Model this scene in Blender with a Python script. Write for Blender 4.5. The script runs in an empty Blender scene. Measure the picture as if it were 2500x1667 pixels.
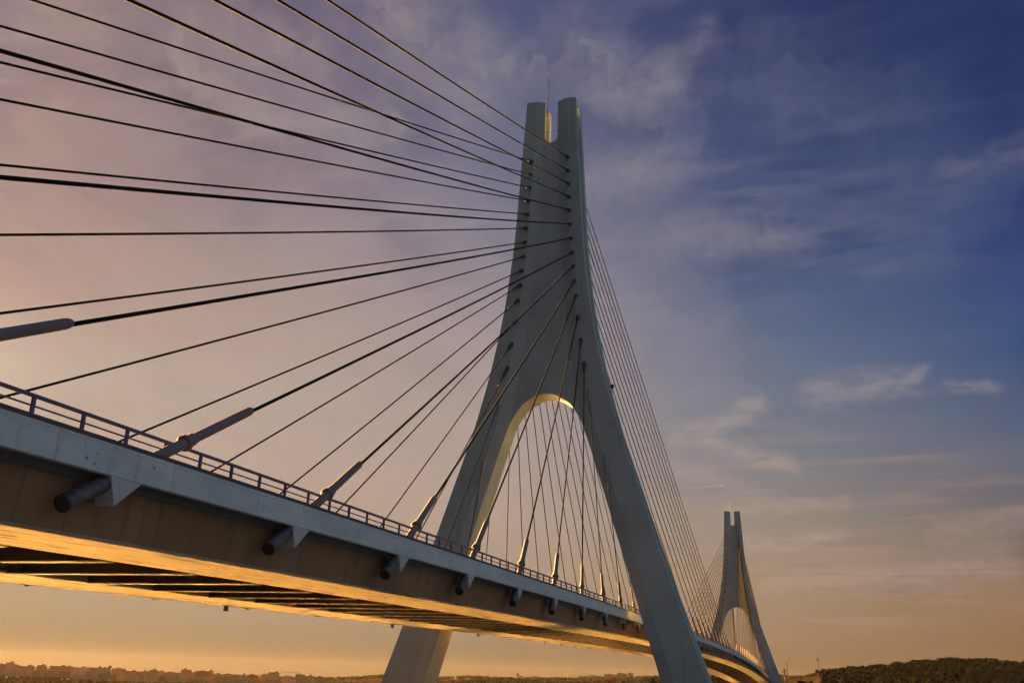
import bpy, math, random
import numpy as np
from mathutils import Vector, Matrix
R_ = math.radians
SC = bpy.context.scene
COL = SC.collection
random.seed(7); RNG = np.random.default_rng(7)

# ------------------------------------------------------------------ camera
CAM = np.array([22.067, -83.84, 20.0])
YAW, PIT, ROLL, FPX = -0.29475, 0.33735, 0.03385, 2353.14
SUN_AZ, SUN_EL = R_(-49.0), R_(13.5)
EXPOSURE = 3.25


def cam_axes():
    cy, sy, cp, sp = math.cos(YAW), math.sin(YAW), math.cos(PIT), math.sin(PIT)
    f = np.array([sy*cp, cy*cp, sp]); r = np.array([cy, -sy, 0.0]); u = np.cross(r, f)
    c, s = math.cos(ROLL), math.sin(ROLL)
    return c*r+s*u, -s*r+c*u, f


cd = bpy.data.cameras.new('camera'); co = bpy.data.objects.new('camera', cd); COL.objects.link(co)
r_, u_, f_ = cam_axes()
co.matrix_world = Matrix([[r_[0], u_[0], -f_[0], CAM[0]], [r_[1], u_[1], -f_[1], CAM[1]],
                          [r_[2], u_[2], -f_[2], CAM[2]], [0, 0, 0, 1]])
cd.sensor_width = 36.0; cd.lens = FPX/2500*36; cd.clip_start = 0.5; cd.clip_end = 30000
SC.camera = co
SC.render.resolution_x, SC.render.resolution_y = 1024, 682


# ------------------------------------------------------------------ node helper
class NT:
    def __init__(s, tree): s.t = tree; s.n = tree.nodes; s.l = tree.links

    def node(s, typ, **kw):
        n = s.n.new(typ)
        for k, v in kw.items(): setattr(n, k, v)
        return n

    def put(s, sock, v):
        if isinstance(v, bpy.types.NodeSocket): s.l.new(v, sock)
        elif v is not None: sock.default_value = v

    def m(s, op, a, b=None, c=None, clamp=False):
        n = s.node('ShaderNodeMath', operation=op, use_clamp=clamp)
        for i, v in enumerate((a, b, c)):
            if v is not None: s.put(n.inputs[i], v)
        return n.outputs[0]

    def mix(s, f, a, b, blend='MIX'):
        n = s.node('ShaderNodeMix', data_type='RGBA', blend_type=blend)
        n.clamp_factor = True
        s.put(n.inputs[0], f)
        for i, v in ((6, a), (7, b)):
            if isinstance(v, (tuple, list)): v = (*v[:3], 1)
            s.put(n.inputs[i], v)
        return n.outputs[2]

    def noise(s, vec, scale, detail=4, rough=0.55, dist=0.0):
        n = s.node('ShaderNodeTexNoise')
        if vec is not None: s.put(n.inputs['Vector'], vec)
        n.inputs['Scale'].default_value = scale; n.inputs['Detail'].default_value = detail
        n.inputs['Roughness'].default_value = rough; n.inputs['Distortion'].default_value = dist
        return n.outputs['Fac']

    def rng(s, v, a, b, c=0.0, d=1.0, smooth=False):
        n = s.node('ShaderNodeMapRange', interpolation_type='SMOOTHSTEP' if smooth else 'LINEAR')
        s.put(n.inputs[0], v)
        for i, x in zip((1, 2, 3, 4), (a, b, c, d)): n.inputs[i].default_value = x
        return n.outputs[0]

    def scalevec(s, vec, sc):
        n = s.node('ShaderNodeVectorMath', operation='MULTIPLY'); s.put(n.inputs[0], vec); n.inputs[1].default_value = sc
        return n.outputs[0]

    def comb(s, x, y, z=0.0):
        n = s.node('ShaderNodeCombineXYZ')
        for i, v in enumerate((x, y, z)): s.put(n.inputs[i], v)
        return n.outputs[0]

    def ramp(s, f, stops, interp='LINEAR'):
        n = s.node('ShaderNodeValToRGB'); cr = n.color_ramp; cr.interpolation = interp
        while len(cr.elements) < len(stops): cr.elements.new(0.5)
        for e, (p, c) in zip(cr.elements, stops): e.position = p; e.color = (*c, 1)
        s.put(n.inputs[0], f)
        return n.outputs[0]


def lin(c):
    return tuple((x/255/12.92 if x/255 <= 0.04045 else ((x/255+0.055)/1.055)**2.4) for x in c)


# ------------------------------------------------------------------ world (evening sky with cirrus)
W = bpy.data.worlds.new('World'); SC.world = W; W.use_nodes = True
nt = NT(W.node_tree); nt.n.clear()
geo = nt.node('ShaderNodeTexCoord').outputs['Generated']
sep = nt.node('ShaderNodeSeparateXYZ'); nt.put(sep.inputs[0], geo)
X, Y, Zc = sep.outputs
el = nt.m('MULTIPLY', nt.m('ARCSINE', Zc), 57.29578)
az = nt.m('MULTIPLY', nt.m('ARCTAN2', X, Y), 57.29578)
dlt = nt.m('ABSOLUTE', nt.m('SUBTRACT', az, -46.0))
dlt = nt.m('MINIMUM', dlt, nt.m('SUBTRACT', 360.0, dlt))
elf = nt.m('DIVIDE', nt.m('MAXIMUM', el, 0.0), 90.0)
GAIN = 1.0
COLS = [
    [(0, (132, 112, 90)), (1.5, (152, 131, 104)), (3, (170, 148, 120)), (7, (180, 156, 130)), (11, (190, 163, 144)), (15, (191, 169, 150)), (19, (186, 154, 138)),
     (22, (178, 147, 134)), (26, (162, 134, 130)), (33, (146, 122, 125)), (45, (100, 95, 120)), (90, (58, 64, 108))],
    [(0, (116, 99, 82)), (1.5, (138, 118, 95)), (3, (158, 137, 114)), (6, (168, 147, 127)), (9, (176, 154, 140)), (13, (173, 155, 147)), (19, (163, 148, 147)),
     (25, (134, 129, 141)), (31, (106, 108, 133)), (36, (84, 90, 124)), (45, (62, 72, 114)), (90, (48, 58, 104))],
    [(0, (112, 90, 70)), (1.5, (138, 112, 86)), (3, (154, 126, 100)), (6, (160, 136, 114)), (9, (147, 135, 124)), (12, (128, 127, 131)), (15, (112, 120, 133)),
     (18, (101, 112, 134)), (22, (86, 99, 130)), (27, (68, 82, 120)), (36, (50, 60, 104)), (90, (44, 54, 98))],
    [(0, (100, 74, 54)), (2, (122, 91, 65)), (4, (138, 105, 78)), (7, (120, 101, 94)), (10, (94, 94, 106)), (13, (82, 94, 121)),
     (18, (46, 75, 122)), (24, (42, 64, 114)), (30, (38, 54, 100)), (38, (36, 47, 90)), (90, (38, 48, 95))],
    [(0, (140, 150, 156)), (10, (162, 174, 182)), (25, (168, 184, 192)), (45, (136, 150, 168)), (90, (64, 78, 110))],
]
rs = [nt.ramp(elf, [(e/90.0, lin(c)) for e, c in col]) for col in COLS]
sky = nt.mix(nt.rng(dlt, 0, 28), rs[0], rs[1])
sky = nt.mix(nt.rng(dlt, 28, 44), sky, rs[2])
sky = nt.mix(nt.rng(dlt, 44, 60), sky, rs[3])
sky = nt.mix(nt.rng(dlt, 70, 125, smooth=True), sky, rs[4])
# sky to the south-west, unseen behind the viewpoint, dimmed to darken the pylon faces
bk = nt.node('ShaderNodeVectorMath', operation='DOT_PRODUCT'); nt.put(bk.inputs[0], geo); bk.inputs[1].default_value = (-0.45, -0.893, 0.0)
sky = nt.mix(nt.rng(bk.outputs['Value'], 0.05, 0.8, smooth=True), sky, (0.28, 0.32, 0.35), 'MULTIPLY')
# glow of the low sun just outside the frame
sd = (math.sin(SUN_AZ)*math.cos(SUN_EL), math.cos(SUN_AZ)*math.cos(SUN_EL), math.sin(SUN_EL))
dp = nt.node('ShaderNodeVectorMath', operation='DOT_PRODUCT'); nt.put(dp.inputs[0], geo); dp.inputs[1].default_value = sd
ang = nt.m('MULTIPLY', nt.m('ARCCOSINE', dp.outputs['Value']), 57.29578)
g1 = nt.m('POWER', nt.rng(ang, 0, 8.0, 1, 0), 2.0)
sky = nt.mix(nt.m('MULTIPLY', g1, 0.30), sky, (0.62, 0.56, 0.42), 'ADD')
# soft mottled veil of high cloud
den = nt.m('ADD', nt.m('MAXIMUM', Zc, 0.0), 0.18)
px, py = nt.m('DIVIDE', X, den), nt.m('DIVIDE', Y, den)
rot = nt.node('ShaderNodeMapping'); rot.inputs['Rotation'].default_value = (0, 0, R_(35)); rot.inputs['Scale'].default_value = (1.0, 2.3, 1)
nt.put(rot.inputs[0], nt.comb(px, py))
veil = nt.noise(rot.outputs[0], 1.7, 8, 0.60, 0.9)
veil2 = nt.noise(rot.outputs[0], 6.0, 8, 0.66, 0.6)
vm = nt.m('MULTIPLY', nt.rng(veil, 0.42, 0.68, smooth=True), nt.rng(veil2, 0.25, 0.72))
rot2 = nt.node('ShaderNodeMapping'); rot2.inputs['Rotation'].default_value = (0, 0, R_(-25)); rot2.inputs['Scale'].default_value = (1.7, 1.0, 1)
nt.put(rot2.inputs[0], nt.comb(px, py))
dark = nt.rng(nt.noise(rot2.outputs[0], 2.3, 7, 0.6, 0.6), 0.45, 0.70, smooth=True)
upper = nt.rng(el, 9, 22)
near_t = nt.m('MULTIPLY', nt.rng(dlt, 14, 28), nt.rng(dlt, 60, 42))
cloudcol = nt.mix(nt.rng(dlt, 0, 32), lin((176, 152, 142)), lin((148, 142, 150)))
cloudcol = nt.mix(nt.rng(dlt, 32, 62), cloudcol, lin((80, 92, 128)))
sky = nt.mix(nt.m('MULTIPLY', nt.m('MULTIPLY', dark, upper), 0.75), sky, (0.74, 0.76, 0.82), 'MULTIPLY')
sky = nt.mix(nt.m('MULTIPLY', nt.m('MULTIPLY', vm, upper), nt.m('ADD', nt.rng(dlt, 0, 60, 0.70, 0.26), nt.m('MULTIPLY', near_t, 0.30))), sky, cloudcol)
# fine feathery filaments
rot3 = nt.node('ShaderNodeMapping'); rot3.inputs['Rotation'].default_value = (0, 0, R_(58)); rot3.inputs['Scale'].default_value = (1.3, 4.6, 1)
nt.put(rot3.inputs[0], nt.comb(px, py))
fil = nt.m('MULTIPLY', nt.rng(nt.noise(rot3.outputs[0], 2.4, 11, 0.66, 1.3), 0.44, 0.78), nt.rng(nt.noise(nt.comb(px, py, 4.0), 1.5, 4, 0.5), 0.40, 0.62, smooth=True))
fil = nt.m('MULTIPLY', nt.m('MULTIPLY', fil, upper), nt.m('ADD', nt.rng(dlt, 10, 58, 0.65, 0.22), nt.m('MULTIPLY', near_t, 0.30)))
sky = nt.mix(fil, sky, nt.mix(nt.rng(dlt, 5, 45), lin((186, 160, 146)), lin((136, 136, 150))))
# low streaky cloud bands near the horizon
band = nt.noise(nt.comb(nt.m('MULTIPLY', az, 0.035), nt.m('MULTIPLY', el, 0.80)), 1.6, 7, 0.62, 0.6)
bm_ = nt.m('MULTIPLY', nt.rng(band, 0.46, 0.70, smooth=True), nt.m('MULTIPLY', nt.rng(el, 1.0, 4.0), nt.rng(el, 17, 9)))
bm_ = nt.m('MULTIPLY', bm_, nt.m('MULTIPLY', nt.rng(dlt, 30, 46), nt.rng(dlt, 48, 60, 1.0, 0.25)))
sky = nt.mix(nt.m('MULTIPLY', bm_, 0.60), sky, (0.40, 0.275, 0.185))
bn2 = nt.noise(nt.comb(nt.m('MULTIPLY', az, 0.04), nt.m('MULTIPLY', el, 0.75), 7.0), 1.7, 6, 0.62, 0.5)
bm2 = nt.m('MULTIPLY', nt.rng(bn2, 0.50, 0.72, smooth=True), nt.m('MULTIPLY', nt.rng(el, 3.5, 6.0), nt.rng(el, 16, 10)))
sky = nt.mix(nt.m('MULTIPLY', nt.m('MULTIPLY', bm2, nt.rng(dlt, 32, 46)), 0.55), sky, (0.145, 0.125, 0.145))
# individual cirrus wisps (bearing, elevation, bearing, elevation, half width, strength)
WISP = [(1.373, 16.06, 6.796, 16.49, 0.73, 0.40), (-5.584, 14.296, -1.933, 15.623, 0.54, 0.5), (-6.564, 13.904, -0.057, 12.002, 0.49, 0.42),
        (-10.967, 33.516, -6.482, 34.471, 1.1, 0.3), (-8.735, 33.223, -4.008, 36.948, 0.85, 0.28), (-20.531, 36.947, -17.86, 35.844, 0.97, 0.25),
        (-11.786, 29.119, -7.188, 29.001, 1.1, 0.25), (-5.189, 25.611, 1.084, 24.817, 0.97, 0.2), (-3.863, 9.71, 2.485, 10.07, 0.29, 0.3),
        (-4.415, 7.53, 2.094, 7.891, 0.29, 0.35), (-1.361, 5.416, 10.145, 6.531, 0.85, 0.25), (7.375, 8.18, 11.77, 8.763, 0.54, 0.25),
        (10.341, 27.429, 14.125, 27.776, 0.61, 0.2), (-38.688, 34.056, -28.687, 31.231, 0.85, 0.30), (-36.014, 30.689, -27.255, 30.586, 0.61, 0.30),
        (-41.239, 20.103, -39.731, 21.174, 0.44, 0.22), (8.668, 15.991, 10.707, 15.688, 0.37, 0.35), (-6.859, 11.822, -1.091, 10.028, 0.44, 0.25)]
wv = nt.comb(az, el)
wn = nt.node('ShaderNodeTexNoise'); nt.put(wn.inputs['Vector'], nt.scalevec(wv, (0.35, 0.7, 1))); wn.inputs['Scale'].default_value = 1.1
wn.inputs['Detail'].default_value = 6; wn.inputs['Roughness'].default_value = 0.6
wo = nt.node('ShaderNodeVectorMath', operation='SUBTRACT'); nt.put(wo.inputs[0], wn.outputs['Color']); wo.inputs[1].default_value = (.5, .5, .5)
wadd = nt.node('ShaderNodeVectorMath', operation='MULTIPLY_ADD'); nt.put(wadd.inputs[0], wo.outputs[0]); wadd.inputs[1].default_value = (3.2, 2.0, 0); nt.put(wadd.inputs[2], wv)
wtex = nt.rng(nt.noise(nt.scalevec(wv, (0.5, 1.3, 1)), 1.3, 8, 0.66, 0.8), 0.25, 0.72, 0.0, 1.0)


def segmask(vec, a, b, th):
    d = Vector((b[0]-a[0], b[1]-a[1], 0)); L2 = d.length_squared
    s1 = nt.node('ShaderNodeVectorMath', operation='SUBTRACT'); nt.put(s1.inputs[0], vec); s1.inputs[1].default_value = (a[0], a[1], 0)
    d1 = nt.node('ShaderNodeVectorMath', operation='DOT_PRODUCT'); nt.put(d1.inputs[0], s1.outputs[0]); d1.inputs[1].default_value = (d.x/L2, d.y/L2, 0)
    t = nt.m('ADD', d1.outputs['Value'], 0.0, clamp=True)
    s2 = nt.node('ShaderNodeVectorMath', operation='SCALE'); s2.inputs[0].default_value = d; nt.put(s2.inputs['Scale'], t)
    s3 = nt.node('ShaderNodeVectorMath', operation='DISTANCE'); nt.put(s3.inputs[0], s1.outputs[0]); nt.put(s3.inputs[1], s2.outputs[0])
    return nt.rng(s3.outputs['Value'], 0, th, 1, 0, smooth=True), t


tot = None
for (a0, e0, a1, e1, th, st) in WISP:
    mk, t = segmask(wadd.outputs[0], (a0, e0), (a1, e1), th*2.0)
    mk = nt.m('MULTIPLY', mk, min(0.62, st*1.2))
    tot = mk if tot is None else nt.m('MAXIMUM', tot, mk)
tot = nt.m('MULTIPLY', tot, wtex)
# broad ragged patches of thin cloud high up
PATCH = [(-26.11, 37.82, -20.28, 33.36, 2.31, 0.5), (-13.25, 35.8, -6.52, 33.35, 2.31, 0.5), (-11.24, 29.11, -6.63, 29.79, 1.83, 0.45), (-6.24, 25.3, -0.12, 25.27, 1.46, 0.4),
         (-39.83, 33.37, -33.91, 30.48, 1.1, 0.6), (-33.91, 30.48, -25.94, 31.07, 0.97, 0.6), (-38.94, 35.31, -31.31, 34.51, 1.46, 0.4), (-21.85, 35.3, -16.69, 35.32, 1.7, 0.4),
         (-0.75, 34.44, 8.88, 30.21, 2.31, 0.25), (8.54, 27.62, 14.11, 27.67, 1.46, 0.3), (5.89, 24.87, 12.65, 25.16, 1.22, 0.25), (-11.74, 20.24, -4.19, 18.9, 2.19, 0.3), (-46.55, 32.93, -42.25, 33.01, 1.46, 0.35)]
pn = nt.node('ShaderNodeTexNoise'); nt.put(pn.inputs['Vector'], wv); pn.inputs['Scale'].default_value = 0.30; pn.inputs['Detail'].default_value = 9; pn.inputs['Roughness'].default_value = 0.62
po = nt.node('ShaderNodeVectorMath', operation='SUBTRACT'); nt.put(po.inputs[0], pn.outputs['Color']); po.inputs[1].default_value = (.5, .5, .5)
pa = nt.node('ShaderNodeVectorMath', operation='MULTIPLY_ADD'); nt.put(pa.inputs[0], po.outputs[0]); pa.inputs[1].default_value = (9.0, 5.5, 0); nt.put(pa.inputs[2], wv)
ptot = None
for (a0, e0, a1, e1, th, st) in PATCH:
    mk, t = segmask(pa.outputs[0], (a0, e0), (a1, e1), th*1.9)
    mk = nt.m('MULTIPLY', mk, st)
    ptot = mk if ptot is None else nt.m('MAXIMUM', ptot, mk)
ptex = nt.rng(nt.noise(nt.scalevec(pa.outputs[0], (0.55, 0.9, 1)), 0.75, 10, 0.68, 0.6), 0.30, 0.70, 0.15, 1.25)
ptot = nt.m('MULTIPLY', ptot, ptex)
sky = nt.mix(ptot, sky, nt.mix(nt.rng(dlt, 5, 40), lin((176, 154, 142)), nt.mix(nt.rng(dlt, 40, 58), lin((136, 135, 147)), lin((82, 92, 128)))))
sky = nt.mix(tot, sky, nt.mix(nt.rng(el, 8, 30), (0.50, 0.385, 0.315), (0.30, 0.265, 0.28)))
mk, t = segmask(wv, (-6.457, 10.787), (-4.135, 11.010), 0.05)
sky = nt.mix(nt.m('MULTIPLY', nt.m('MULTIPLY', mk, t), 0.55), sky, (0.55, 0.45, 0.38))
# physical sky blended in, same sun direction
ns = nt.node('ShaderNodeTexSky', sky_type='NISHITA'); ns.sun_disc = False
ns.sun_elevation = SUN_EL; ns.sun_rotation = SUN_AZ; ns.dust_density = 2.0
scl = nt.node('ShaderNodeVectorMath', operation='SCALE'); nt.put(scl.inputs[0], sky); scl.inputs['Scale'].default_value = GAIN*10.0/2**EXPOSURE
nsc = nt.node('ShaderNodeVectorMath', operation='SCALE'); nt.put(nsc.inputs[0], ns.outputs[0]); nsc.inputs['Scale'].default_value = 0.15
final = nt.mix(0.004, scl.outputs[0], nsc.outputs[0])
bg = nt.node('ShaderNodeBackground'); bg.inputs['Strength'].default_value = 0.1; nt.put(bg.inputs['Color'], final)
out = nt.node('ShaderNodeOutputWorld'); nt.l.new(bg.outputs[0], out.inputs[0])

# ------------------------------------------------------------------ sun, exposure
ld = bpy.data.lights.new('sun', 'SUN'); lo = bpy.data.objects.new('sun', ld); COL.objects.link(lo)
ld.energy = 5.0; ld.angle = R_(0.5); ld.color = (1.0, 0.46, 0.095)
lo.rotation_mode = 'QUATERNION'; lo.rotation_quaternion = Vector(sd).to_track_quat('Z', 'Y'); lo.location = (-100, 100, 120)
vs = SC.view_settings; vs.view_transform = 'Standard'; vs.look = 'None'; vs.exposure = EXPOSURE; vs.gamma = 1.0; vs.use_curve_mapping = False
SC.render.engine = 'CYCLES'
cy = SC.cycles
cy.max_bounces = 8; cy.diffuse_bounces = 5; cy.glossy_bounces = 4; cy.volume_bounces = 0; cy.caustics_reflective = True; cy.blur_glossy = 0.0
cy.use_denoising = True; cy.sample_clamp_indirect = 25.0
cy.volume_step_rate = 1.0


# ------------------------------------------------------------------ materials
def material(name):
    m = bpy.data.materials.new(name); m.use_nodes = True
    n = NT(m.node_tree); b = next(x for x in n.n if x.type == 'BSDF_PRINCIPLED')
    return m, n, b


def concrete(name, base, var=0.18, streak=(1.6, 1.6, 0.10), bump=0.25, fine=7.0, rough=0.85, dirt=0.35, joints=None, spec=0.3, joints_y=None):
    m, n, b = material(name)
    o = n.node('ShaderNodeTexCoord').outputs['Object']
    big = n.noise(o, 0.22, 5, 0.6); f = n.noise(o, fine, 6, 0.65)
    st = n.noise(n.scalevec(o, streak), 1.0, 6, 0.6, 0.3)
    lo_ = tuple(c*(1-var) for c in base); hi = tuple(min(1, c*(1+var)) for c in base)
    c = n.mix(n.rng(big, 0.3, 0.7), lo_, hi)
    c = n.mix(n.m('MULTIPLY', n.rng(st, 0.52, 0.75, smooth=True), dirt), c, tuple(x*0.5 for x in base))
    c = n.mix(n.rng(f, 0.35, 0.75, 0, 0.25), c, tuple(x*0.7 for x in base))
    if joints_y:  # cast segments along the deck, each a slightly different tone, with a thin joint between
        sp = n.node('ShaderNodeSeparateXYZ'); n.put(sp.inputs[0], o)
        sg = n.m('DIVIDE', n.m('ADD', sp.outputs[1], 1.3), joints_y); fr = n.m('FRACT', sg)
        wn = n.node('ShaderNodeTexWhiteNoise', noise_dimensions='1D'); n.put(wn.inputs['W'], n.m('FLOOR', sg))
        c = n.mix(n.m('MULTIPLY', wn.outputs['Value'], 0.35), c, tuple(x*0.6 for x in base))
        jd = n.m('MULTIPLY', n.m('MINIMUM', fr, n.m('SUBTRACT', 1.0, fr)), joints_y)
        c = n.mix(n.rng(jd, 0.01, 0.03, 0.5, 0), c, tuple(x*0.3 for x in base))
    if joints:  # faint horizontal construction joints every few metres
        sp = n.node('ShaderNodeSeparateXYZ'); n.put(sp.inputs[0], o)
        fr = n.m('FRACT', n.m('DIVIDE', sp.outputs[2], joints))
        j = n.m('MULTIPLY', n.rng(n.m('ABSOLUTE', n.m('SUBTRACT', fr, 0.5)), 0.0, 0.012, 1, 0), n.rng(n.noise(o, 0.8, 3), 0.45, 0.6))
        c = n.mix(n.m('MULTIPLY', j, 0.5), c, tuple(x*0.55 for x in base))
    n.put(b.inputs['Base Color'], c); b.inputs['Roughness'].default_value = rough; b.inputs['Specular IOR Level'].default_value = spec
    bp = n.node('ShaderNodeBump'); bp.inputs['Strength'].default_value = bump; bp.inputs['Distance'].default_value = 0.03
    n.put(bp.inputs['Height'], f); n.put(b.inputs['Normal'], bp.outputs[0])
    return m


def plain(name, base, rough=0.5, metal=0.0, var=0.2, scale=3.0, spec=0.5):
    m, n, b = material(name)
    o = n.node('ShaderNodeTexCoord').outputs['Object']
    f = n.noise(o, scale, 5, 0.6)
    n.put(b.inputs['Base Color'], n.mix(n.rng(f, 0.3, 0.7), tuple(c*(1-var) for c in base), tuple(min(1, c*(1+var)) for c in base)))
    n.put(b.inputs['Roughness'], n.rng(f, 0.3, 0.7, max(0.05, rough-0.08), min(1, rough+0.08))); b.inputs['Metallic'].default_value = metal; b.inputs['Specular IOR Level'].default_value = spec
    return m


M_PYL = concrete('pylon_concrete', (0.355, 0.41, 0.43), 0.16, bump=0.15, dirt=0.42, joints=3.9)
M_SLAB = concrete('slab_concrete', (0.30, 0.29, 0.27))
M_ASPH = plain('asphalt', (0.045, 0.045, 0.047), 0.9, 0.0, 0.25, 3.0, 0.2)
M_SOFF = concrete('shade_dark_slab', (0.10, 0.095, 0.09), 0.25)  # slab colour darkened in place of the shade between the girders
M_SOFS = concrete('shade_toned_soffit', (0.15, 0.165, 0.175), 0.3, streak=(2.0, 0.2, 2.0), dirt=0.6)  # darker than the fascia beside it: underside shade painted into the colour
M_WEB = concrete('shade_brown_girder_web', (0.25, 0.148, 0.082), 0.28, streak=(1.0, 2.2, 0.35), dirt=0.65, fine=4.0, joints_y=3.925)  # brown web that also carries the shade below the fascia in its colour
M_XB = plain('shade_dark_beam', (0.10, 0.085, 0.075), 0.8, 0.0, 0.3, 1.0, 0.2)  # beam sides coloured dark for shade; only their undersides stay pale
M_CORB = concrete('corbel_concrete', (0.42, 0.42, 0.43), 0.08, bump=0.1, dirt=0.15)


def girder_material():
    m, n, b = material('girder_concrete')
    o = n.node('ShaderNodeTexCoord').outputs['Object']
    s1 = n.noise(n.scalevec(o, (3.2, 0.16, 1)), 1.6, 8, 0.68, 0.6)
    s2 = n.noise(n.scalevec(o, (1.7, 0.11, 2)), 1.5, 9, 0.76, 1.2)
    big = n.noise(o, 0.16, 4, 0.6)
    pt = n.noise(n.scalevec(o, (1.8, 0.22, 1)), 1.0, 4, 0.5, 0.4)
    c = n.mix(n.rng(s1, 0.3, 0.7), (0.34, 0.285, 0.215), (0.54, 0.46, 0.355))
    c = n.mix(n.rng(big, 0.35, 0.7, 0, 0.45), c, (0.36, 0.32, 0.24))
    c = n.mix(n.rng(s2, 0.54, 0.585, 0, 0.9, True), c, (0.12, 0.09, 0.06))
    c = n.mix(n.rng(pt, 0.64, 0.67, 0, 0.9, True), c, (0.10, 0.07, 0.05))
    n.put(b.inputs['Base Color'], c); b.inputs['Roughness'].default_value = 0.9
    bp = n.node('ShaderNodeBump'); bp.inputs['Strength'].default_value = 0.45; bp.inputs['Distance'].default_value = 0.04
    n.put(bp.inputs['Height'], s2); n.put(b.inputs['Normal'], bp.outputs[0])
    return m


M_GIRD = girder_material()


def fascia_material():
    m, n, b = material('fascia_concrete')
    tc = n.node('ShaderNodeTexCoord'); uv = tc.outputs['UV']; o = tc.outputs['Object']
    sp = n.node('ShaderNodeSeparateXYZ'); n.put(sp.inputs[0], uv); u, v = sp.outputs[0], sp.outputs[1]
    big = n.noise(n.comb(n.m('MULTIPLY', u, 0.35), n.m('MULTIPLY', v, 1.2)), 1.0, 6, 0.62)
    f = n.noise(uv, 14, 6, 0.65)
    c = n.mix(n.rng(big, 0.3, 0.72), (0.40, 0.435, 0.46), (0.57, 0.605, 0.63))
    st = n.noise(n.comb(n.m('ADD', n.m('MULTIPLY', u, 3.0), n.m('MULTIPLY', v, 0.5)), n.m('MULTIPLY', v, 0.7)), 1.0, 6, 0.6, 0.4)
    c = n.mix(n.m('MULTIPLY', n.rng(st, 0.54, 0.72, smooth=True), 0.4), c, (0.26, 0.27, 0.275))
    c = n.mix(n.rng(f, 0.45, 0.75, 0, 0.25), c, (0.3, 0.3, 0.3))
    sg_ = n.m('DIVIDE', n.m('ADD', u, 1.3), 3.925); fr = n.m('FRACT', sg_)
    wn_ = n.node('ShaderNodeTexWhiteNoise', noise_dimensions='1D'); n.put(wn_.inputs['W'], n.m('FLOOR', sg_))
    c = n.mix(n.m('MULTIPLY', wn_.outputs['Value'], 0.16), c, (0.33, 0.35, 0.36))
    jd = n.m('MULTIPLY', n.m('MINIMUM', fr, n.m('SUBTRACT', 1.0, fr)), 3.925)
    c = n.mix(n.rng(jd, 0.006, 0.02, 0.45, 0), c, (0.10, 0.10, 0.105))
    dr = n.noise(n.comb(n.m('MULTIPLY', u, 9.0), n.m('MULTIPLY', v, 0.5)), 1.0, 4, 0.6)
    c = n.mix(n.m('MULTIPLY', n.m('MULTIPLY', n.rng(dr, 0.60, 0.74, smooth=True), n.rng(v, 0.0, 0.62, 1.0, 0.25)), 0.45), c, (0.17, 0.155, 0.14))
    # pale form-board line and the darker strip above it
    wob = n.m('MULTIPLY', n.m('SUBTRACT', n.noise(n.comb(u, 0.0), 0.7, 3), 0.5), 0.02)
    ln = n.m('ABSOLUTE', n.m('SUBTRACT', n.m('ADD', v, wob), 0.235))
    lg = n.rng(n.noise(n.comb(u, 3.0), 0.5, 3), 0.40, 0.55)
    c = n.mix(n.m('MULTIPLY', n.m('MULTIPLY', n.rng(ln, 0.0, 0.013, 1, 0), lg), 0.5), c, (0.70, 0.71, 0.72))
    # chipped pits
    vo = n.node('ShaderNodeTexVoronoi'); vo.inputs['Scale'].default_value = 5.5; n.put(vo.inputs['Vector'], n.comb(u, n.m('MULTIPLY', v, 1.1), 0.0))
    n.put(vo.inputs['Vector'], n.comb(n.m('ADD', u, n.m('MULTIPLY', f, 0.12)), n.m('ADD', v, n.m('MULTIPLY', f, 0.09))))
    gate = n.rng(n.noise(n.comb(u, v, 5.0), 1.1, 3), 0.47, 0.62)
    pit = n.m('LESS_THAN', vo.outputs['Distance'], n.m('MULTIPLY', gate, 0.19))
    c = n.mix(n.m('MULTIPLY', pit, 0.85), c, (0.05, 0.05, 0.055))
    # wandering hairline crack below the kerb
    cn = n.noise(n.comb(u, 0.0, 2.0), 1.1, 8, 0.6)
    cd_ = n.m('ABSOLUTE', n.m('SUBTRACT', v, n.m('ADD', n.m('MULTIPLY', cn, 0.22), -0.035)))
    cg = n.rng(n.noise(n.comb(u, 9.0), 0.28, 2), 0.44, 0.50)
    c = n.mix(n.m('MULTIPLY', n.m('MULTIPLY', n.rng(cd_, 0.0, 0.007, 1, 0), cg), 0.8), c, (0.06, 0.06, 0.06))
    n.put(b.inputs['Base Color'], c); b.inputs['Roughness'].default_value = 0.8
    bp = n.node('ShaderNodeBump'); bp.inputs['Strength'].default_value = 0.2; bp.inputs['Distance'].default_value = 0.02
    n.put(bp.inputs['Height'], f); n.put(b.inputs['Normal'], bp.outputs[0])
    return m


M_FASC = fascia_material()
M_KERB = plain('rusty_kerb_steel', (0.075, 0.050, 0.045), 0.7, 0.0, 0.4, 2.0)
M_RAIL = plain('blue_rail_paint', (0.055, 0.060, 0.17), 0.45, 0.0, 0.3, 2.5)
M_CABLE = plain('black_cable_sheath', (0.011, 0.0105, 0.012), 0.9, 0.0, 0.3, 1.0, 0.06)
M_SLEEVE = plain('sleeve_paint', (0.155, 0.128, 0.138), 0.7, 0.0, 0.18, 1.6, 0.3)
M_TUBE = plain('anchor_tube_steel', (0.075, 0.062, 0.075), 0.5, 0.1, 0.7, 3.5)
M_CAP = plain('tube_cap_black', (0.02, 0.02, 0.022), 0.6)
M_SOCK = plain('socket_dark', (0.045, 0.048, 0.05), 0.6)
M_SOCK2 = plain('socket_grey', (0.26, 0.275, 0.285), 0.8)
M_STEEL = plain('dark_steel', (0.06, 0.06, 0.065), 0.5, 0.3)


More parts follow.
